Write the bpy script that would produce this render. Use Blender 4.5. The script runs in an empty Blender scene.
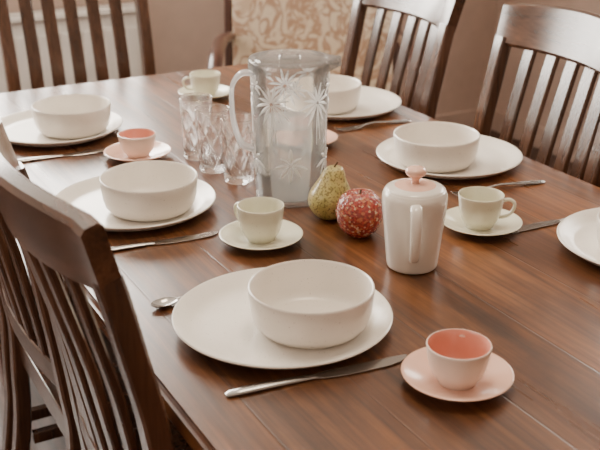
import bpy, bmesh, math, random
from mathutils import Vector, Matrix
random.seed(3)
TZ=0.75
COL=bpy.context.scene.collection

# ---------------------------------------------------------------- materials
def new_mat(name):
    m=bpy.data.materials.new(name); m.use_nodes=True
    nt=m.node_tree; 
    return m,nt,nt.nodes,nt.links,nt.nodes['Principled BSDF']
def coords(nt,scale=(1,1,1),loc=(0,0,0)):
    tc=nt.nodes.new('ShaderNodeTexCoord'); mp=nt.nodes.new('ShaderNodeMapping')
    mp.inputs['Scale'].default_value=scale; mp.inputs['Location'].default_value=loc
    nt.links.new(tc.outputs['Object'],mp.inputs['Vector']); return mp.outputs['Vector']
def noise(nt,vec,scale,detail=4,rough=.5,dist=0):
    n=nt.nodes.new('ShaderNodeTexNoise'); n.inputs['Scale'].default_value=scale
    n.inputs['Detail'].default_value=detail; n.inputs['Roughness'].default_value=rough
    n.inputs['Distortion'].default_value=dist
    nt.links.new(vec,n.inputs['Vector']); return n.outputs['Fac']
def ramp(nt,fac,stops,interp='LINEAR'):
    r=nt.nodes.new('ShaderNodeValToRGB'); r.color_ramp.interpolation=interp
    el=r.color_ramp.elements
    el[0].position=stops[0][0]; el[0].color=(*stops[0][1],1)
    el[1].position=stops[-1][0]; el[1].color=(*stops[-1][1],1)
    for p,c in stops[1:-1]:
        e=el.new(p); e.color=(*c,1)
    nt.links.new(fac,r.inputs['Fac']); return r.outputs['Color']
def bump(nt,h,bsdf,strength=.2,dist=.002):
    b=nt.nodes.new('ShaderNodeBump'); b.inputs['Strength'].default_value=strength
    b.inputs['Distance'].default_value=dist
    nt.links.new(h,b.inputs['Height']); nt.links.new(b.outputs['Normal'],bsdf.inputs['Normal'])
def mixc(nt,fac,a,b,mode='MIX'):
    m=nt.nodes.new('ShaderNodeMix'); m.data_type='RGBA'; m.blend_type=mode
    for s,v in ((0,fac),(6,a),(7,b)):
        if isinstance(v,(int,float)): m.inputs[s].default_value=v
        elif isinstance(v,tuple): m.inputs[s].default_value=(*v,1)
        else: nt.links.new(v,m.inputs[s])
    return m.outputs[2]
def math_n(nt,op,a,b=0.0):
    m=nt.nodes.new('ShaderNodeMath'); m.operation=op
    for i,v in ((0,a),(1,b)):
        if isinstance(v,(int,float)): m.inputs[i].default_value=v
        else: nt.links.new(v,m.inputs[i])
    return m.outputs[0]

def plain(name,col,rough=.5,metal=0,spec=.5,speck=None,var=.04,coat=0):
    m,nt,N,L,b=new_mat(name)
    v=coords(nt)
    f=noise(nt,v,14,3)
    lo=tuple(c*(1-var) for c in col); hi=tuple(min(1,c*(1+var)) for c in col)
    c=ramp(nt,f,[(.3,lo),(.7,hi)])
    if speck:
        s=noise(nt,v,420,1)
        k=ramp(nt,s,[(.0,(0,0,0)),(.72,(0,0,0)),(.76,(1,1,1))])
        c=mixc(nt,k,c,speck)
    L.new(c,b.inputs['Base Color'])
    b.inputs['Roughness'].default_value=rough; b.inputs['Metallic'].default_value=metal
    b.inputs['Specular IOR Level'].default_value=spec
    b.inputs['Coat Weight'].default_value=coat; b.inputs['Coat Roughness'].default_value=.1
    return m

def wood(name,dark,mid,light,scale=(22,22,1.6),rough=.32,planks=False,coat=.3,pw=.135,seam=.6,cr=.2):
    m,nt,N,L,b=new_mat(name)
    if planks:
        scale=(34,1.4,34)
    v=coords(nt,scale)
    g=noise(nt,v,1.0,8,.68,.8)
    c=ramp(nt,g,[(.28,dark),(.5,mid),(.72,light)])
    v2=coords(nt,tuple(s*4 for s in scale))
    g2=noise(nt,v2,1.2,4,.6)
    c=mixc(nt,.6,c,ramp(nt,g2,[(.3,(.34,.3,.28)),(.6,(1,1,1))]),'MULTIPLY')
    h=g2
    if planks:
        tc=N.new('ShaderNodeTexCoord'); sp=N.new('ShaderNodeSeparateXYZ')
        L.new(tc.outputs['Object'],sp.inputs[0])
        xs=math_n(nt,'MULTIPLY',sp.outputs['X'],1/pw)
        fl=math_n(nt,'FLOOR',xs)
        wn=N.new('ShaderNodeTexWhiteNoise'); wn.noise_dimensions='1D'; L.new(fl,wn.inputs['W'])
        c=mixc(nt,1.0,c,ramp(nt,wn.outputs['Value'],[(0,(.68,.66,.66)),(.5,(.95,.93,.92)),(1,(1.15,1.15,1.15))]),'MULTIPLY')
        fr=math_n(nt,'FRACT',xs); d=math_n(nt,'ABSOLUTE',math_n(nt,'SUBTRACT',fr,.5))
        line=ramp(nt,d,[(.0,(0,0,0)),(.486,(0,0,0)),(.497,(1,1,1))])
        c=mixc(nt,math_n(nt,'MULTIPLY',line,seam),c,(.03,.012,.006))
        vk=coords(nt,(6,2.0,6)); kn=noise(nt,vk,1.5,5,.65,.6)
        c=mixc(nt,1.0,c,ramp(nt,kn,[(.28,(.38,.34,.32)),(.48,(.92,.92,.92)),(.72,(1.3,1.25,1.15))]),'MULTIPLY')
        vr=coords(nt,(30,2,30)); rr=noise(nt,vr,1,4,.6)
        rg=ramp(nt,rr,[(.3,(rough-.06,)*3),(.7,(rough+.10,)*3)]); L.new(rg,b.inputs['Roughness'])
        hh=math_n(nt,'SUBTRACT',math_n(nt,'MULTIPLY',g2,.2),line); bump(nt,hh,b,.3,.0012)
    else:
        b.inputs['Roughness'].default_value=rough
        bump(nt,h,b,.15,.001)
    L.new(c,b.inputs['Base Color'])
    b.inputs['Coat Weight'].default_value=coat; b.inputs['Coat Roughness'].default_value=cr
    return m

def clear(name,tint,lo,hi,rough=.08,base=(.9,.92,.93),gloss=.35,transl=.5):
    """thin-walled, slightly frosted clear plastic"""
    m,nt,N,L,b=new_mat(name)
    out=N['Material Output']
    b.inputs['Base Color'].default_value=(*base,1); b.inputs['Roughness'].default_value=rough
    tl=N.new('ShaderNodeBsdfTranslucent'); tl.inputs[0].default_value=(*base,1)
    m0=N.new('ShaderNodeMixShader'); m0.inputs[0].default_value=transl
    L.new(b.outputs[0],m0.inputs[1]); L.new(tl.outputs[0],m0.inputs[2])
    tr=N.new('ShaderNodeBsdfTransparent'); tr.inputs[0].default_value=(*tint,1)
    lw=N.new('ShaderNodeLayerWeight'); lw.inputs['Blend'].default_value=.35
    fac=ramp(nt,lw.outputs['Facing'],[(0,(lo,)*3),(.55,((lo*1.6),)*3),(1,(hi,)*3)])
    mx=N.new('ShaderNodeMixShader')
    L.new(fac,mx.inputs[0]); L.new(tr.outputs[0],mx.inputs[1]); L.new(m0.outputs[0],mx.inputs[2])
    gl=N.new('ShaderNodeBsdfGlossy'); gl.inputs['Roughness'].default_value=.06
    fr=N.new('ShaderNodeFresnel'); fr.inputs[0].default_value=1.5
    m2=N.new('ShaderNodeMixShader'); L.new(math_n(nt,'MULTIPLY',fr.outputs[0],gloss),m2.inputs[0]); L.new(mx.outputs[0],m2.inputs[1]); L.new(gl.outputs[0],m2.inputs[2])
    L.new(m2.outputs[0],out.inputs['Surface'])
    return m
def realglass(name,mixt=.3):
    m,nt,N,L,b=new_mat(name)
    b.inputs['Base Color'].default_value=(1,1,1,1); b.inputs['Roughness'].default_value=.02
    b.inputs['Transmission Weight'].default_value=1; b.inputs['IOR'].default_value=1.5
    tr=N.new('ShaderNodeBsdfTransparent'); mx=N.new('ShaderNodeMixShader'); mx.inputs[0].default_value=mixt
    L.new(b.outputs[0],mx.inputs[1]); L.new(tr.outputs[0],mx.inputs[2]); L.new(mx.outputs[0],N['Material Output'].inputs['Surface'])
    return m

M_TABLE=wood('table_wood',(.045,.015,.0045),(.165,.058,.016),(.31,.125,.038),planks=True,rough=.31,coat=.3,cr=.24)
M_TLEG=wood('table_leg_wood',(.06,.02,.009),(.13,.045,.018),(.2,.08,.035))
M_CHAIR=wood('chair_wood',(.030,.014,.008),(.080,.035,.018),(.145,.066,.034),rough=.26,coat=.7)
M_CHAIRH=wood('chair_rail_wood',(.030,.014,.008),(.080,.035,.018),(.145,.066,.034),scale=(1.6,22,22),rough=.26,coat=.7)
M_WHITE=plain('stoneware_white',(.83,.775,.70),.32,speck=(.5,.44,.38),coat=.2)
M_POT=plain('pot_ceramic',(.78,.73,.66),.22,coat=.5)
M_GREEN=plain('sage_glaze',(.74,.72,.57),.22,coat=.5,speck=(.5,.47,.36))
M_PINK=plain('pink_glaze',(.82,.50,.38),.22,coat=.5)
M_PINKD=plain('pink_glaze_deep',(.74,.33,.24),.22,coat=.5)
M_PINKL=plain('pink_cup_outer',(.83,.68,.58),.28,coat=.4)
M_STEEL=plain('cutlery_steel',(.42,.40,.38),.2,metal=1)
M_JUG=clear('jug_plastic',(.99,.99,.985),.025,.40,.1,gloss=.7)
M_LID=clear('jug_lid_plastic',(.98,.98,.97),.09,.45,.1,gloss=.8)
M_LEAF=clear('jug_embossing',(.97,.97,.97),.72,.9,.15,base=(.95,.95,.94),gloss=.5,transl=.35)
M_WATER=clear('water',(.96,.97,.97),.30,.38,.05,base=(.95,.96,.95),gloss=.3,transl=.5)
M_GLASS=realglass('cut_glass',.20)
M_PANE=clear('window_glass',(1,1,1),.02,.1,.02)
M_RAD=plain('radiator_enamel',(.80,.77,.73),.4)
M_TRIM=plain('trim_paint',(.72,.68,.63),.4)
M_WALL=plain('wall_paint',(.52,.39,.32),.85,var=.05)
M_CEIL=plain('ceiling_paint',(.8,.76,.70),.9)
M_FLOOR=wood('floor_wood',(.03,.014,.008),(.07,.03,.018),(.11,.05,.03),planks=True,rough=.4,coat=.1)
M_DARK=wood('armchair_wood',(.02,.008,.005),(.06,.02,.012),(.1,.035,.02),rough=.3)
M_STEM=plain('stem_brown',(.09,.05,.02),.7)

def fabric():
    m,nt,N,L,b=new_mat('damask_fabric')
    v=coords(nt,(1,1,1))
    n1=noise(nt,v,10,2,.5,2.0)
    k1=ramp(nt,n1,[(.42,(0,0,0)),(.46,(1,1,1)),(.51,(1,1,1)),(.56,(0,0,0))])
    n2=noise(nt,v,6.5,2,.5,1.6)
    k2=ramp(nt,n2,[(.53,(0,0,0)),(.6,(1,1,1))])
    c=mixc(nt,math_n(nt,'MULTIPLY',k1,.85),(.70,.60,.46),(.38,.22,.14))
    c=mixc(nt,math_n(nt,'MULTIPLY',k2,.55),c,(.44,.28,.18))
    L.new(c,b.inputs['Base Color']); b.inputs['Roughness'].default_value=.9
    w=noise(nt,v,350,2); bump(nt,w,b,.2,.001); return m
M_FAB=fabric()
def pearmat():
    m,nt,N,L,b=new_mat('pear_skin')
    v=coords(nt); n=noise(nt,v,30,3,.6)
    c=ramp(nt,n,[(.3,(.38,.35,.10)),(.55,(.54,.46,.17)),(.75,(.58,.40,.18))])
    s=noise(nt,v,280,1); k=ramp(nt,s,[(.0,(0,0,0)),(.53,(0,0,0)),(.61,(1,1,1))])
    c=mixc(nt,math_n(nt,'MULTIPLY',k,.75),c,(.15,.11,.03))
    L.new(c,b.inputs['Base Color']); b.inputs['Roughness'].default_value=.38; b.inputs['Coat Weight'].default_value=.3
    bump(nt,s,b,.3,.001); return m
def applemat():
    m,nt,N,L,b=new_mat('mosaic_red')
    v=coords(nt)
    vo=N.new('ShaderNodeTexVoronoi'); vo.inputs['Scale'].default_value=290; L.new(v,vo.inputs['Vector'])
    sp=N.new('ShaderNodeSeparateColor'); L.new(vo.outputs['Color'],sp.inputs[0])
    c=ramp(nt,sp.outputs[0],[(0,(.26,.025,.02)),(.35,(.42,.05,.03)),(.62,(.46,.14,.06)),(.78,(.22,.03,.02)),(.91,(.60,.38,.24))],'CONSTANT')
    L.new(c,b.inputs['Base Color']); b.inputs['Roughness'].default_value=.25; b.inputs['Coat Weight'].default_value=.5
    bump(nt,vo.outputs['Distance'],b,.6,.002); return m
M_PEAR=pearmat(); M_APPLE=applemat()

# ---------------------------------------------------------------- mesh tools
def empty(name,loc=(0,0,0),rotz=0):
    o=bpy.data.objects.new(name,None); COL.objects.link(o); o.location=loc; o.rotation_euler=(0,0,rotz)
    o.empty_display_size=.05; return o
def mesh_obj(name,verts,faces,mat,parent=None,loc=(0,0,0),smooth=True,angle=40):
    me=bpy.data.meshes.new(name); me.from_pydata([tuple(v) for v in verts],[],faces); me.validate()
    bm=bmesh.new(); bm.from_mesh(me); bmesh.ops.recalc_face_normals(bm,faces=bm.faces); bm.to_mesh(me); bm.free()
    if mat: me.materials.append(mat)
    if smooth:
        for p in me.polygons: p.use_smooth=True
        me.set_sharp_from_angle(angle=math.radians(angle))
    o=bpy.data.objects.new(name,me); COL.objects.link(o); o.location=loc
    if parent: o.parent=parent
    return o
def lathe(name,prof,mat,parent=None,loc=(0,0,0),seg=64,angle=50,deform=None):
    V=[];F=[];rings=[]
    for r,z in prof:
        if r<1e-6:
            rings.append([len(V)]); V.append(Vector((0,0,z)))
        else:
            rings.append(list(range(len(V),len(V)+seg)))
            for i in range(seg):
                a=2*math.pi*i/seg; V.append(Vector((r*math.cos(a),r*math.sin(a),z)))
    for A,B in zip(rings,rings[1:]):
        for i in range(seg):
            j=(i+1)%seg
            if len(A)==1 and len(B)==1: continue
            if len(A)==1: F.append((A[0],B[i],B[j]))
            elif len(B)==1: F.append((A[i],A[j],B[0]))
            else: F.append((A[i],A[j],B[j],B[i]))
    if deform: V=[deform(v) for v in V]
    return mesh_obj(name,V,F,mat,parent,loc,angle=angle)
def catmull(pts,n=8):
    P=[Vector(p) for p in pts]; P=[P[0]*2-P[1]]+P+[P[-1]*2-P[-2]]; out=[]
    for i in range(1,len(P)-2):
        for k in range(n):
            t=k/n; a,b,c,d=P[i-1],P[i],P[i+1],P[i+2]
            out.append(.5*((2*b)+(c-a)*t+(2*a-5*b+4*c-d)*t*t+(3*b-a-3*c+d)*t**3))
    out.append(P[-2]); return out
def sweep_data(path,S,w,d,kind='rect',ch=.25,seg=12):
    V=[];F=[];n=len(path)
    for i,p in enumerate(path):
        p=Vector(p)
        T=(Vector(path[min(i+1,n-1)])-Vector(path[max(i-1,0)])).normalized()
        s=Vector(S(i/(n-1)) if callable(S) else S); s=(s-T*s.dot(T)).normalized(); Nn=T.cross(s)
        ww=(w[i] if isinstance(w,(list,tuple)) else w)/2; dd=(d[i] if isinstance(d,(list,tuple)) else d)/2
        if kind=='rect':
            c=min(ww,dd)*ch
            sec=[(ww,dd-c),(ww-c,dd),(-ww+c,dd),(-ww,dd-c),(-ww,-dd+c),(-ww+c,-dd),(ww-c,-dd),(ww,-dd+c)]
        else:
            sec=[(ww*math.cos(2*math.pi*k/seg),dd*math.sin(2*math.pi*k/seg)) for k in range(seg)]
        m=len(sec)
        for x,y in sec: V.append(p+s*x+Nn*y)
    for i in range(n-1):
        for k in range(m):
            F.append((i*m+k,i*m+(k+1)%m,(i+1)*m+(k+1)%m,(i+1)*m+k))
    F.append(tuple(range(m))); F.append(tuple(range((n-1)*m,n*m)))
    return V,F
def sweep(name,path,S,w,d,mat,parent=None,loc=(0,0,0),angle=35,**k):
    V,F=sweep_data(path,S,w,d,**k); return mesh_obj(name,V,F,mat,parent,loc,angle=angle)
def merge(parts):
    V=[];F=[]
    for v,f in parts:
        o=len(V); V+=list(v); F+=[tuple(i+o for i in q) for q in f]
    return V,F
def box_data(c,s):
    x,y,z=[a/2 for a in s]; V=[Vector((c[0]+i*x,c[1]+j*y,c[2]+k*z)) for i in(-1,1) for j in(-1,1) for k in(-1,1)]
    return V,[(0,1,3,2),(4,6,7,5),(0,4,5,1),(2,3,7,6),(0,2,6,4),(1,5,7,3)]
def box(name,c,s,mat,parent=None,bev=.003,seg=2):
    V,F=box_data((0,0,0),s); o=mesh_obj(name,V,F,mat,parent,c)
    if bev:
        b=o.modifiers.new('bevel','BEVEL'); b.width=bev; b.segments=seg; b.limit_method='ANGLE'
    return o
def boxes(name,lst,mat,parent=None,bev=0):
    V,F=merge([box_data(c,s) for c,s in lst]); o=mesh_obj(name,V,F,mat,parent)
    if bev:
        b=o.modifiers.new('bevel','BEVEL'); b.width=bev; b.segments=2; b.limit_method='ANGLE'
    return o

# ---------------------------------------------------------------- room
X0,X1,Y0,Y1,H=-1.7,3.0,-1.6,3.65,2.5
T=.12
boxes('floor',[(((X0+X1)/2,(Y0+Y1)/2,-.05),(X1-X0+2*T,Y1-Y0+2*T,.1))],M_FLOOR)
boxes('ceiling',[(((X0+X1)/2,(Y0+Y1)/2,H+.05),(X1-X0+2*T,Y1-Y0+2*T,.1))],M_CEIL)
def wall_x(name,y,win=None,xa=X0-T,xb=X1+T):
    L=[]
    if win:
        a,b,c,d=win
        L=[(((xa+a)/2,y,H/2),(a-xa,T,H)),(((b+xb)/2,y,H/2),(xb-b,T,H)),
           (((a+b)/2,y,c/2),(b-a,T,c)),(((a+b)/2,y,(d+H)/2),(b-a,T,H-d))]
    else: L=[(((xa+xb)/2,y,H/2),(xb-xa,T,H))]
    return boxes(name,L,M_WALL)
def wall_y(name,x,win=None,ya=Y0,yb=Y1):
    if win:
        a,b,c,d=win
        L=[((x,(ya+a)/2,H/2),(T,a-ya,H)),((x,(b+yb)/2,H/2),(T,yb-b,H)),
           ((x,(a+b)/2,c/2),(T,b-a,c)),((x,(a+b)/2,(d+H)/2),(T,b-a,H-d))]
    else: L=[((x,(ya+yb)/2,H/2),(T,yb-ya,H))]
    return boxes(name,L,M_WALL)
WB=(-.9,1.35,.98,2.2); WR=(1.5,2.9,1.0,2.1); WL=(.2,1.7,.95,2.1)
wall_x('wall_back',Y1+T/2,WB); wall_x('wall_front',Y0-T/2)
wall_y('wall_right',X1+T/2,WR); wall_y('wall_left',X0-T/2,WL)
def window(name,axis,pos,win,nm):
    e=empty(name); a,b,c,d=win; f=.05
    def bx(u,z,su,sz,dep=.07):
        return ((u,pos,z),(su,dep,sz)) if axis=='x' else ((pos,u,z),(dep,su,sz))
    L=[bx((a+b)/2,c+f/2,b-a,f),bx((a+b)/2,d-f/2,b-a,f),bx(a+f/2,(c+d)/2,f,d-c-2*f),bx(b-f/2,(c+d)/2,f,d-c-2*f)]
    for i in range(1,nm):
        u=a+(b-a)*i/nm; L.append(bx(u,(c+d)/2,.045,d-c-2*f,.05))
    boxes('frame',L,M_TRIM,e,.004)
    boxes('pane',[bx((a+b)/2,(c+d)/2,b-a-2*f,d-c-2*f,.004)],M_PANE,e)
window('window_1','x',Y1+T/2,WB,3); window('window_2','y',X1+T/2,WR,2); window('fill_window','y',X0-T/2,WL,2)  # left-wall window is an unseen addition, there to admit fill light
box('trim_1',((WB[0]+WB[1])/2,Y1-.04,WB[2]-.015),(WB[1]-WB[0]+.1,.1,.03),M_TRIM)
M_BASE=M_WALL
box('baseboard_back',((X0+X1)/2,Y1-.009,.05),(X1-X0-.05,.018,.10),M_BASE)
box('baseboard_right',(X1-.009,(Y0+Y1)/2,.05),(.018,Y1-Y0-.06,.10),M_BASE)
box('baseboard_left',(X0+.009,(Y0+Y1)/2,.05),(.018,Y1-Y0-.06,.10),M_BASE)
box('baseboard_front',((X0+X1)/2,Y0+.009,.05),(X1-X0-.05,.018,.10),M_BASE)

# radiator
r=empty('radiator',(0.46,Y1-.075,0))
box('panel',(0,0,.43),(1.6,.05,.56),M_RAD,r,.006)
boxes('ribs',[((-.76+i*.08,-.031,.42),(.045,.012,.48)) for i in range(20)],M_RAD,r,.005)
box('top_grille',(0,.0,.722),(1.62,.10,.02),M_RAD,r,.004)
boxes('feet',[((-.6,.0,.075),(.04,.04,.15)),((.6,.0,.075),(.04,.04,.15))],M_RAD,r)

# ---------------------------------------------------------------- table
TX0,TX1,TY0,TY1=.345,1.30,.42,2.45
t=empty('dining_table')
V,F=box_data((0,0,0),(TX1-TX0,TY1-TY0,.035))
bm=bmesh.new(); me=bpy.data.meshes.new('table_top')
bv=[bm.verts.new(v) for v in V]
for f in F: bm.faces.new([bv[i] for i in f])
bmesh.ops.recalc_face_normals(bm,faces=bm.faces)
vert=[e for e in bm.edges if abs(e.verts[0].co.z-e.verts[1].co.z)>.01]
bmesh.ops.bevel(bm,geom=vert,offset=.035,segments=8,affect='EDGES')
hor=[e for e in bm.edges if abs(e.verts[0].co.z-e.verts[1].co.z)<1e-5 and len(e.link_faces)==2 and e.calc_face_angle()>1]
bmesh.ops.bevel(bm,geom=hor,offset=.007,segments=3,affect='EDGES')
bm.to_mesh(me); bm.free(); me.materials.append(M_TABLE)
for p in me.polygons: p.use_smooth=True
me.set_sharp_from_angle(angle=math.radians(35))
o=bpy.data.objects.new('table_top',me); COL.objects.link(o); o.parent=t; o.location=((TX0+TX1)/2,(TY0+TY1)/2,TZ-.0175)
cx,cy=(TX0+TX1)/2,(TY0+TY1)/2; W=TX1-TX0-.14; Ln=TY1-TY0-.14
boxes('apron',[((cx-W/2,cy,.675),(.022,Ln,.08)),((cx+W/2,cy,.675),(.022,Ln,.08)),((cx,cy-Ln/2,.675),(W,.022,.08)),((cx,cy+Ln/2,.675),(W,.022,.08))],M_TLEG,t,.002)
for i,(sx,sy_) in enumerate([(-1,-1),(1,-1),(-1,1),(1,1)]):
    x=cx+sx*(W/2-.02); y=cy+sy_*(Ln/2-.02)
    sweep('leg_%d'%(i+1),[(x,y,0),(x,y,.4),(x,y,.6),(x,y,.7149)],(1,0,0),[.055,.07,.08,.08],[.055,.07,.08,.08],M_TLEG,t)

# ---------------------------------------------------------------- chairs
def sy(z):
    K=[(0,-.245),(.25,-.205),(.45,-.195),(.6,-.210),(.75,-.230),(.9,-.262),(1.0,-.288)]
    for (z0,y0),(z1,y1) in zip(K,K[1:]):
        if z<=z1: return y0+(y1-y0)*(z-z0)/(z1-z0)
    return K[-1][1]
def chair(loc,rot):
    c=empty('dining_chair',(loc[0],loc[1],0),rot)
    hw=.198
    for i,s in enumerate((-1,1)):
        zs=[0,.12,.25,.36,.45,.52,.6,.68,.75,.82,.9,.93]
        sweep('back_post_%d'%(i+1),catmull([(s*hw*(.97 if z<.4 else .97+.03*(z-.4)/.6),sy(z),z) for z in zs],3),(1,0,0),.034,.03,M_CHAIR,c)
    def by(x,z): 
        k=.35+.65*max(0,min(1,(z-.5)/.5)); return sy(z)-.045*k*(1-(x/hw)**2)
    xs=[-.216+i*.432/16 for i in range(17)]
    hts=[.088+.014*(1-(x/.216)**2) for x in xs]
    sweep('top_rail',[(x,by(max(-hw,min(hw,x)),.955)-.0,.955+(h-.088)/2) for x,h in zip(xs,hts)],(0,-.28,1),hts,.026,M_CHAIRH,c,ch=.45)
    xs2=[-hw+.016+i*(2*hw-.032)/10 for i in range(11)]
    sweep('lower_rail',[(x,by(x,.54),.54) for x in xs2],(0,-.05,1),.045,.02,M_CHAIRH,c)
    for i in range(5):
        x=-.126+i*.063
        sweep('slat_%d'%(i+1),[(x,by(x,z),z) for z in [.555+.37*k/10 for k in range(11)]],(1,.0,0),.036,.012,M_CHAIR,c,ch=.5)
    V,F=box_data((0,0,0),(.43,.40,.03)); o=mesh_obj('seat',V,F,M_CHAIR,c,(0,.025,.452))
    b=o.modifiers.new('bevel','BEVEL'); b.width=.012; b.segments=4
    for i,s in enumerate((-1,1)):
        sweep('front_leg_%d'%(i+1),[(s*.185,.2,0),(s*.185,.195,.437)],(1,0,0),[.028,.038],[.028,.038],M_CHAIR,c)
        boxes('side_rail_%d'%(i+1),[((s*.185,0,.41),(.02,.36,.05)),((s*.187,0,.2),(.018,.38,.025))],M_CHAIR,c,.002)
    boxes('cross_rail',[((0,.195,.41),(.34,.02,.05)),((0,-.19,.41),(.36,.02,.05)),((0,.0,.2),(.36,.02,.025))],M_CHAIR,c,.002)
    return c
R=-math.pi/2
for a in (1.125,1.605,2.065): chair((.545,a),R)
chair((1.150,.96),-R); chair((1.136,1.53),-R-math.radians(6)); chair((1.136,2.075),-R-math.radians(2))
chair((.795,2.520),math.pi)

# armchair
yaw=math.radians(-28.5)
ac=empty('armchair',(1.66,2.96,0),math.pi+yaw)
def arch(w,z0,z1,n=24):
    P=[(-w,z0)]
    for i in range(n+1):
        a=math.pi-math.pi*i/n; P.append((w*math.copysign(abs(math.cos(a))**.55,math.cos(a)),z1-.16+.16*abs(math.sin(a))**.7))
    P.append((w,z0)); return P
pts=arch(.29,.30,1.0)
V=[];F=[];n=len(pts)
for (yy,sc) in ((-.19,1),(-.165,.985),(-.155,.93),(-.255,1)):
    for x,z in pts: V.append(Vector((x*sc,yy-(z-.3)*.16,.65+(z-.65)*sc)))
for a,b in ((3,0),(0,1),(1,2)):
    for i in range(n): F.append((a*n+i,a*n+(i+1)%n,b*n+(i+1)%n,b*n+i))
F.append(tuple(range(2*n,3*n))); F.append(tuple(range(3*n,4*n)))
mesh_obj('upholstered_back',V,F,M_FAB,ac)
fr=[Vector((x*1.03,-.22-(z-.3)*.16,z+.012)) for x,z in pts]
sweep('wood_frame',fr,(0,1,0),.06,.045,M_DARK,ac,kind='round')
o=box('seat_cushion',(0,.06,.40),(.54,.46,.13),M_FAB,ac,.04,5)
box('seat_frame',(0,.05,.30),(.57,.5,.07),M_DARK,ac,.01)
for i,s in enumerate((-1,1)):
    sweep('arm_%d'%(i+1),catmull([(s*.30,-.22,.64),(s*.315,-.05,.66),(s*.32,.14,.645),(s*.32,.24,.60)],6),(1,0,0),.05,.035,M_DARK,ac,kind='round')
    sweep('arm_post_%d'%(i+1),catmull([(s*.28,.2,.32),(s*.30,.17,.45),(s*.32,.2,.63)],6),(1,0,0),.035,.035,M_DARK,ac,kind='round')
    sweep('front_leg_%d'%(i+1),catmull([(s*.26,.28,0),(s*.25,.25,.12),(s*.25,.26,.28)],6),(1,0,0),.04,.04,M_DARK,ac,kind='round')
    sweep('rear_leg_%d'%(i+1),[(s*.25,-.25,0),(s*.25,-.18,.28)],(1,0,0),.035,.035,M_DARK,ac)

# ---------------------------------------------------------------- tableware
def plate(x,y,R=.14):
    k=R/.14
    pr=[(0,.0015),(.082,.0015),(.084,0),(.094,0),(.098,.002),(.114,.0035),(.124,.007),(.136,.0150),(.1395,.0172),(.140,.0187),(.1385,.0199),(.135,.0190),(.124,.0125),(.117,.0082),(.111,.0064),(.100,.006),(0,.006)]
    return lathe('dinner_plate',[(r*k,z) for r,z in pr],M_WHITE,None,(x,y,TZ+.0003),96)
def bowl(x,y):
    pr=[(0,.001),(.053,.001),(.055,0),(.060,0),(.067,.003),(.0745,.012),(.0785,.026),(.0805,.045),(.0815,.056),(.0810,.0582),(.0795,.0590),(.0780,.0580),(.0772,.055),(.0755,.04),(.073,.022),(.067,.011),(.057,.0068),(.04,.006),(0,.006)]
    return lathe('bowl',pr,M_WHITE,None,(x,y,TZ+.0068),96)
def saucer(x,y,mat,R=.066):
    k=R/.066
    pr=[(0,.001),(.030,.001),(.031,0),(.036,0),(.038,.002),(.050,.006),(.062,.0115),(.0655,.0135),(.066,.0147),(.065,.0154),(.062,.0148),(.050,.0095),(.036,.0062),(.028,.0045),(0,.0042)]
    return lathe('saucer',[(r*k,z) for r,z in pr],mat,None,(x,y,TZ+.0003),72)
def cup(x,y,mo,mi,ang,h=.055,handle=True,s=1.0):
    e=empty('teacup',(x,y,TZ+.005),ang)
    k=h/.055
    out=[(0,.001),(.017,.001),(.018,0),(.0215,0),(.022,.002),(.0245,.006),(.029,.013),(.0325,.023),(.035,.037),(.0365,.05),(.037,.0535),(.0366,.055),(.0355,.0552)]
    inn=[(.0355,.0552),(.0347,.0535),(.034,.048),(.0325,.036),(.030,.023),(.026,.0135),(.019,.0075),(.01,.006),(0,.0058)]
    lathe('cup_body',[(r*s,z*k) for r,z in out],mo,e,seg=64); lathe('cup_inside',[(r*s,z*k) for r,z in inn],mi,e,seg=64)
    if handle:
        p=catmull([(.0345,0,.045*k),(.045,0,.047*k),(.0535,0,.041*k),(.052,0,.029*k),(.043,0,.019*k),(.0305,0,.0165*k)],7)
        sweep('handle',p,(0,1,0),.008,.0055,mo,e,kind='round')
for x,y,rr in [(.544,1.050,.144),(.521,1.549,.138),(.529,2.053,.138),(1.141,1.499,.14),(1.155,1.935,.14),(1.155,1.0,.14)]: plate(x,y,rr)
for x,y in [(.570,1.020),(.538,1.520),(.558,2.028),(1.103,1.490),(1.113,1.930),(1.125,.972)]: bowl(x,y)
def ang(a): return math.radians(-28.5+a)
saucer(.658,.824,M_PINK); cup(.655,.820,M_PINKL,M_PINKD,ang(75),.049,s=1.03)
saucer(.645,1.316,M_GREEN); cup(.645,1.316,M_GREEN,M_GREEN,ang(140),.057)
saucer(.622,1.812,M_PINK); cup(.622,1.812,M_PINKL,M_PINKD,ang(80),.044)
saucer(.925,2.175,M_GREEN); cup(.925,2.175,M_GREEN,M_GREEN,ang(200),.052)
saucer(.983,1.196,M_GREEN); cup(.980,1.196,M_GREEN,M_GREEN,ang(-5),.055)
saucer(.955,1.735,M_PINK); cup(.955,1.735,M_PINKL,M_PINKD,ang(100),.044)

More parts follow.
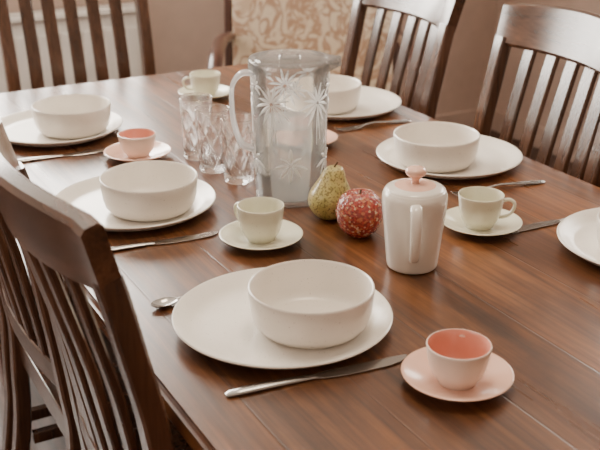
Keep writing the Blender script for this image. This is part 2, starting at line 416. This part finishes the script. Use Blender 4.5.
def knife(x0,y0,x1,y1):
    L=math.hypot(x1-x0,y1-y0); e=empty('table_knife',(x0,y0,TZ),math.atan2(y1-y0,x1-x0))
    hx=[0,.004,.02,.06,.09,.105]; hw=[.008,.013,.015,.013,.011,.010]; hd=[.003,.0055,.0065,.006,.005,.004]
    sweep('handle',[(x*L/.22,0,d/2+.0002) for x,d in zip(hx,hd)],(0,1,0),hw,hd,M_STEEL,e,kind='round')
    bx=[.102,.112,.13,.16,.19,.205,.214,.22]; bw=[.010,.014,.018,.019,.018,.015,.010,.003]; off=[0,-.001,-.002,-.0025,-.002,-.0005,.002,.005]
    sweep('blade',[(x*L/.22,o2,.0017) for x,o2 in zip(bx,off)],(0,1,0),bw,[.0028]+[.002]*7,M_STEEL,e,ch=.4)
def fork(x0,y0,x1,y1):
    L=math.hypot(x1-x0,y1-y0); e=empty('table_fork',(x0,y0,TZ),math.atan2(y1-y0,x1-x0)); k=L/.2
    hx=[0,.004,.02,.06,.10,.125,.135]; hw=[.008,.015,.017,.012,.008,.0075,.012]; hd=[.002,.0035,.004,.004,.004,.0035,.0025]; hz=[.002,.002,.0025,.006,.009,.007,.005]
    sweep('handle',[(x*k,0,z) for x,z in zip(hx,hz)],(0,1,0),hw,hd,M_STEEL,e,kind='round')
    sweep('head',[(x*k,0,z) for x,z in [(.133,.005),(.142,.0035),(.152,.0028)]],(0,1,0),[.012,.022,.0235],.002,M_STEEL,e,ch=.4)
    P=[sweep_data([(.151*k,yy,.0028),(.17*k,yy,.0018),(.19*k,yy,.003),(.2*k,yy*.97,.0055)],(0,1,0),[.0036,.0033,.003,.0015],.0018,ch=.4) for yy in (-.0098,-.0033,.0033,.0098)]
    V,F=merge(P); mesh_obj('tines',V,F,M_STEEL,e)
def spoon(x0,y0,x1,y1):
    L=math.hypot(x1-x0,y1-y0); e=empty('teaspoon',(x0,y0,TZ),math.atan2(y1-y0,x1-x0))
    V=[];F=[];nu,nv=10,20
    for sgn,dz in ((1,0),(0,.0012)):
        for i in range(nu+1):
            for j in range(nv):
                q=i/nu; a=2*math.pi*j/nv
                V.append(Vector((.02+.02*q*math.cos(a),.0125*q*math.sin(a),.0005+.0055*q**2.2+dz)))
    o=(nu+1)*nv
    for b in (0,o):
        for i in range(nu):
            for j in range(nv):
                F.append((b+i*nv+j,b+i*nv+(j+1)%nv,b+(i+1)*nv+(j+1)%nv,b+(i+1)*nv+j))
    for j in range(nv): F.append((nu*nv+j,nu*nv+(j+1)%nv,o+nu*nv+(j+1)%nv,o+nu*nv+j))
    mesh_obj('spoon_bowl',V,F,M_STEEL,e,angle=60)
    sweep('handle',[(.038,0,.0066),(.05,0,.0065),(.08,0,.0045),(L-.015,0,.0028),(L,0,.0026)],(0,1,0),[.006,.0045,.005,.009,.006],[.002,.0028,.003,.002,.0015],M_STEEL,e,kind='round')
knife(.405,.925,.640,.899); spoon(.408,1.174,.545,1.1865)
knife(.395,1.395,.600,1.378)
knife(.395,1.893,.60,1.883)
fork(1.225,1.320,1.035,1.338)
fork(1.235,1.768,1.055,1.778)
knife(1.215,1.152,1.01,1.157)

# water pitcher
jx,jy=.781,1.474
jr=empty('water_pitcher',(jx,jy,TZ+.0002),math.radians(-28.5))
def jrad(z): return .0605+.0055*(z/.24)
zz=[.0,.004,.02,.06,.1,.14,.18,.22,.237]
out=[(0,.0),(.055,0),(.0585,.001),(.0605,.005)]+[(jrad(z),z) for z in zz[2:]]
inn=[(jrad(z)-.003,z) for z in reversed(zz[2:])]+[(.0565,.010),(.052,.008),(0,.008)]
lathe('body',out+inn,M_JUG,jr,seg=80)
lathe('water',[(0,.0085),(.052,.0085),(.0566,.012),(jrad(.06)-.0033,.06),(jrad(.138)-.0033,.138),(0,.138)],M_WATER,jr,seg=80)
def spout(v):
    a=math.atan2(v.y,v.x); r=math.hypot(v.x,v.y)
    k=max(0,1-abs(a)/.42)**1.3*max(0,(r-.055)/.015)
    return Vector((v.x+k*.016,v.y,v.z+k*.004))
lathe('lid',[(0,.247),(.03,.2475),(.055,.2465),(.0585,.2445),(.064,.2475),(.0685,.2475),(.0700,.245),(.0700,.230),(.0685,.2295),(.0680,.240),(.0670,.2435),(.06,.243),(.05,.243),(0,.2435)],M_LID,jr,seg=80,deform=spout)
lathe('lid_knob',[(0,.2535),(.016,.253),(.019,.251),(.0185,.2475)],M_JUG,jr,seg=40)
hp=catmull([(-.0655,0,.222),(-.082,0,.220),(-.096,0,.203),(-.099,0,.17),(-.095,0,.13),(-.083,0,.098),(-.062,0,.088)],8)
M_HANDLE=clear('jug_handle',(.97,.97,.97),.35,.7,.15,gloss=.7)
sweep('handle',hp,(0,1,0),.019,.008,M_HANDLE,jr,ch=.5)
def leafmotif(a0,z0,size,phis,stem=True,lw=.09):
    P=[]
    def on(u,zc,off):
        r=jrad(zc)+off; th=a0+u/jrad(zc); return Vector((r*math.cos(th),r*math.sin(th),zc))
    def leaf(phi,l,w,s0=.003,dr=.3):
        V=[];F=[];n=10
        for i in range(n+1):
            s=i/n; q=s0+(l-s0)*s; hw=w*math.sin(math.pi*min(1,s*.95+.03))**.8
            cu,cz=math.sin(phi)*q,math.cos(phi)*q; droop=-dr*q*q/l*abs(math.sin(phi))
            for side in(-1,0,1):
                V.append(on(cu+side*hw*math.cos(phi),z0+cz+droop-side*hw*math.sin(phi),.0004+(.0014 if side==0 else 0)))
        for i in range(n):
            for k in(0,1): b=i*3+k; F.append((b,b+1,b+4,b+3))
        return V,F
    for i,phi in enumerate(phis):
        P.append(leaf(math.radians(phi),size*(1 if i%2==0 else .85),size*lw))
    if stem: 
        P.append(leaf(math.pi,size*2.0,size*.035,.002,0)); P.append(leaf(math.pi-.12,size*1.8,size*.03,.002,0))
    return P
P=[]
for k in range(5):
    P+=leafmotif(2*math.pi*k/5-2.05,.182,.036,[-150,-120,-90,-62,-36,-12,12,36,62,90,120,150],lw=.075)
    P+=leafmotif(2*math.pi*k/5-2.05+.63,.206,.022,[-110,-75,-40,-12,12,40,75,110],False,.11)
    P+=leafmotif(2*math.pi*k/5-2.05+.5,.078,.030,[0,45,90,135,180,225,270,315],False,.12)
V,F=merge(P); mesh_obj('leaf_relief',V,F,M_LEAF,jr)

# glasses: diamond-cut tumblers
def glass(x,y,ph=0):
    outr=[(0,0),(.022,0),(.0258,.0008)]
    nz=48
    for i in range(nz+1):
        z=.003+.115*i/nz; outr.append((.0270+.0052*(z/.12),z))
    pr=outr+[(.0325,.1200),(.0318,.1208),(.0304,.120),(.0286,.1),(.0264,.06),(.0240,.024),(.021,.016),(.012,.0135),(0,.013)]
    def cut(v):
        r=math.hypot(v.x,v.y)
        if r<.0262 or v.z<.004 or v.z>.102: return v
        if r<.0270+.0052*(v.z/.12)-.0005: return v
        a=math.atan2(v.y,v.x)*7/math.pi+ph; z=v.z*40
        d1=abs(math.sin(math.pi*(a+z)/2)); d2=abs(math.sin(math.pi*(a-z)/2))
        k=min(d1,d2); f=min(1,(v.z-.004)/.01,(.102-v.z)/.006)
        s=1-(.0026*(1-min(1,k*1.7)))*f/r
        return Vector((v.x*s,v.y*s,v.z))
    return lathe('drinking_glass',pr,M_GLASS,None,(x,y,TZ+.0002),140,deform=cut,angle=20)
for i,(x,y) in enumerate([(.727,1.760),(.722,1.672),(.738,1.593)]): glass(x,y,i*.5)

# pear
def smoothprof(K,n=6):
    return [(max(0,p.x),p.y) for p in catmull([(a,b,0) for a,b in K],n)]
pe=empty('pear',(.791,1.354,TZ),math.radians(-28.5))
pf=smoothprof([(0,.002),(.012,.0003),(.026,.009),(.0358,.027),(.0355,.043),(.0285,.058),(.0225,.069),(.0185,.080),(.012,.0885),(.0,.0895)])
pf[0]=(0,.003); pf[-1]=(0,.0885)
sh=lambda v: Vector((v.x+1.25*v.z*max(0,v.z-.02),v.y,v.z))
lathe('pear_body',pf,M_PEAR,pe,seg=56,deform=sh,angle=80)
sx=1.25*.089*.069
sweep('stem',catmull([(sx-.002,0,.086),(sx+.001,0,.092),(sx+.005,.002,.097)],4),(0,1,0),.003,.003,M_STEM,pe,kind='round')
ap=empty('decorative_apple',(.796,1.268,TZ))
K=smoothprof([(0,.004),(.008,.0015),(.018,.001),(.031,.014),(.0378,.036),(.035,.056),(.024,.070),(.011,.0725),(.004,.069),(0,.066)])
K[0]=(0,.004); K[-1]=(0,.066)
lathe('apple_body',K,M_APPLE,ap,seg=56,angle=80)
sweep('stem',catmull([(0,0,.065),(.001,.001,.070),(.003,.002,.075)],4),(0,1,0),.003,.003,M_STEM,ap,kind='round')

# teapot
tp=empty('teapot',(.802,1.128,TZ),math.radians(-28.5-94))
K=smoothprof([(.034,.0005),(.0375,.004),(.0395,.02),(.0425,.05),(.0455,.08),(.0475,.1),(.0475,.113),(.0440,.1215)],5)
lathe('body',[(0,.001),(.032,.001)]+K+[(.041,.1225),(.0395,.122),(.0395,.11),(.0400,.06),(.036,.01),(0,.008)],M_POT,tp,seg=72)
lathe('lid',[(0,.1305),(.012,.1305),(.026,.1285),(.030,.1275)],M_PINK,tp,seg=72)
lathe('lid_rim',[(.030,.1275),(.038,.1250),(.0425,.1232),(.0430,.1220),(.0385,.1195),(0,.118)],M_POT,tp,seg=72)
lathe('lid_knob',smoothprof([(.0065,.129),(.006,.135),(.009,.140),(.0145,.145),(.0145,.151),(.009,.1545),(0,.1555)],4),M_PINK,tp,seg=48)
hp=catmull([(.043,0,.108),(.058,0,.113),(.070,0,.105),(.075,0,.084),(.072,0,.058),(.060,0,.036),(.039,0,.028)],8)
sweep('handle',hp,(0,1,0),[.018-.005*i/(len(hp)-1) for i in range(len(hp))],.009,M_POT,tp,kind='round',seg=16)
sp_=catmull([(-.040,0,.070),(-.052,0,.084),(-.060,0,.100),(-.066,0,.114)],7)
sweep('spout',sp_,(0,1,0),[.030-.017*i/(len(sp_)-1) for i in range(len(sp_))],[.026-.014*i/(len(sp_)-1) for i in range(len(sp_))],M_POT,tp,kind='round',seg=20)

# ---------------------------------------------------------------- light
def area(name,loc,rot,sx,sy,e,col):
    l=bpy.data.lights.new(name,'AREA'); l.shape='RECTANGLE'; l.size=sx; l.size_y=sy; l.energy=e; l.color=col
    o=bpy.data.objects.new(name,l); COL.objects.link(o); o.location=loc; o.rotation_euler=rot; return o
area('window_light_back',((WB[0]+WB[1])/2,Y1+T+.03,(WB[2]+WB[3])/2),(math.radians(-90),0,0),WB[1]-WB[0],WB[3]-WB[2],225,(1,.94,.85))
area('window_light_right',(X1+T+.03,(WR[0]+WR[1])/2,(WR[2]+WR[3])/2),(0,math.radians(90),0),WR[3]-WR[2],WR[1]-WR[0],65,(1,.93,.83))
area('fill_light_left',(X0-T-.03,(WL[0]+WL[1])/2,(WL[2]+WL[3])/2),(0,math.radians(-90),0),WL[3]-WL[2],WL[1]-WL[0],20,(1,.92,.82))  # weak fill added behind the left opening
area('ceiling_fill',(.82,1.2,2.44),(0,0,0),.5,.5,14,(1,.83,.62))  # soft overhead area added for ambient light, no fixture behind it
w=bpy.data.worlds.new('World'); bpy.context.scene.world=w; w.use_nodes=True
w.node_tree.nodes['Background'].inputs[0].default_value=(.93,.94,1,1); w.node_tree.nodes['Background'].inputs[1].default_value=1.0

# ---------------------------------------------------------------- camera
cd=bpy.data.cameras.new('camera'); cd.lens=60.6; cd.sensor_width=36; cd.clip_start=.02
cam=bpy.data.objects.new('camera',cd); COL.objects.link(cam)
cam.location=(0,0,TZ+.62); cam.rotation_euler=(math.radians(68),0,math.radians(-28.5))
cd.dof.use_dof=True; cd.dof.focus_distance=1.5; cd.dof.aperture_fstop=7
bpy.context.scene.camera=cam
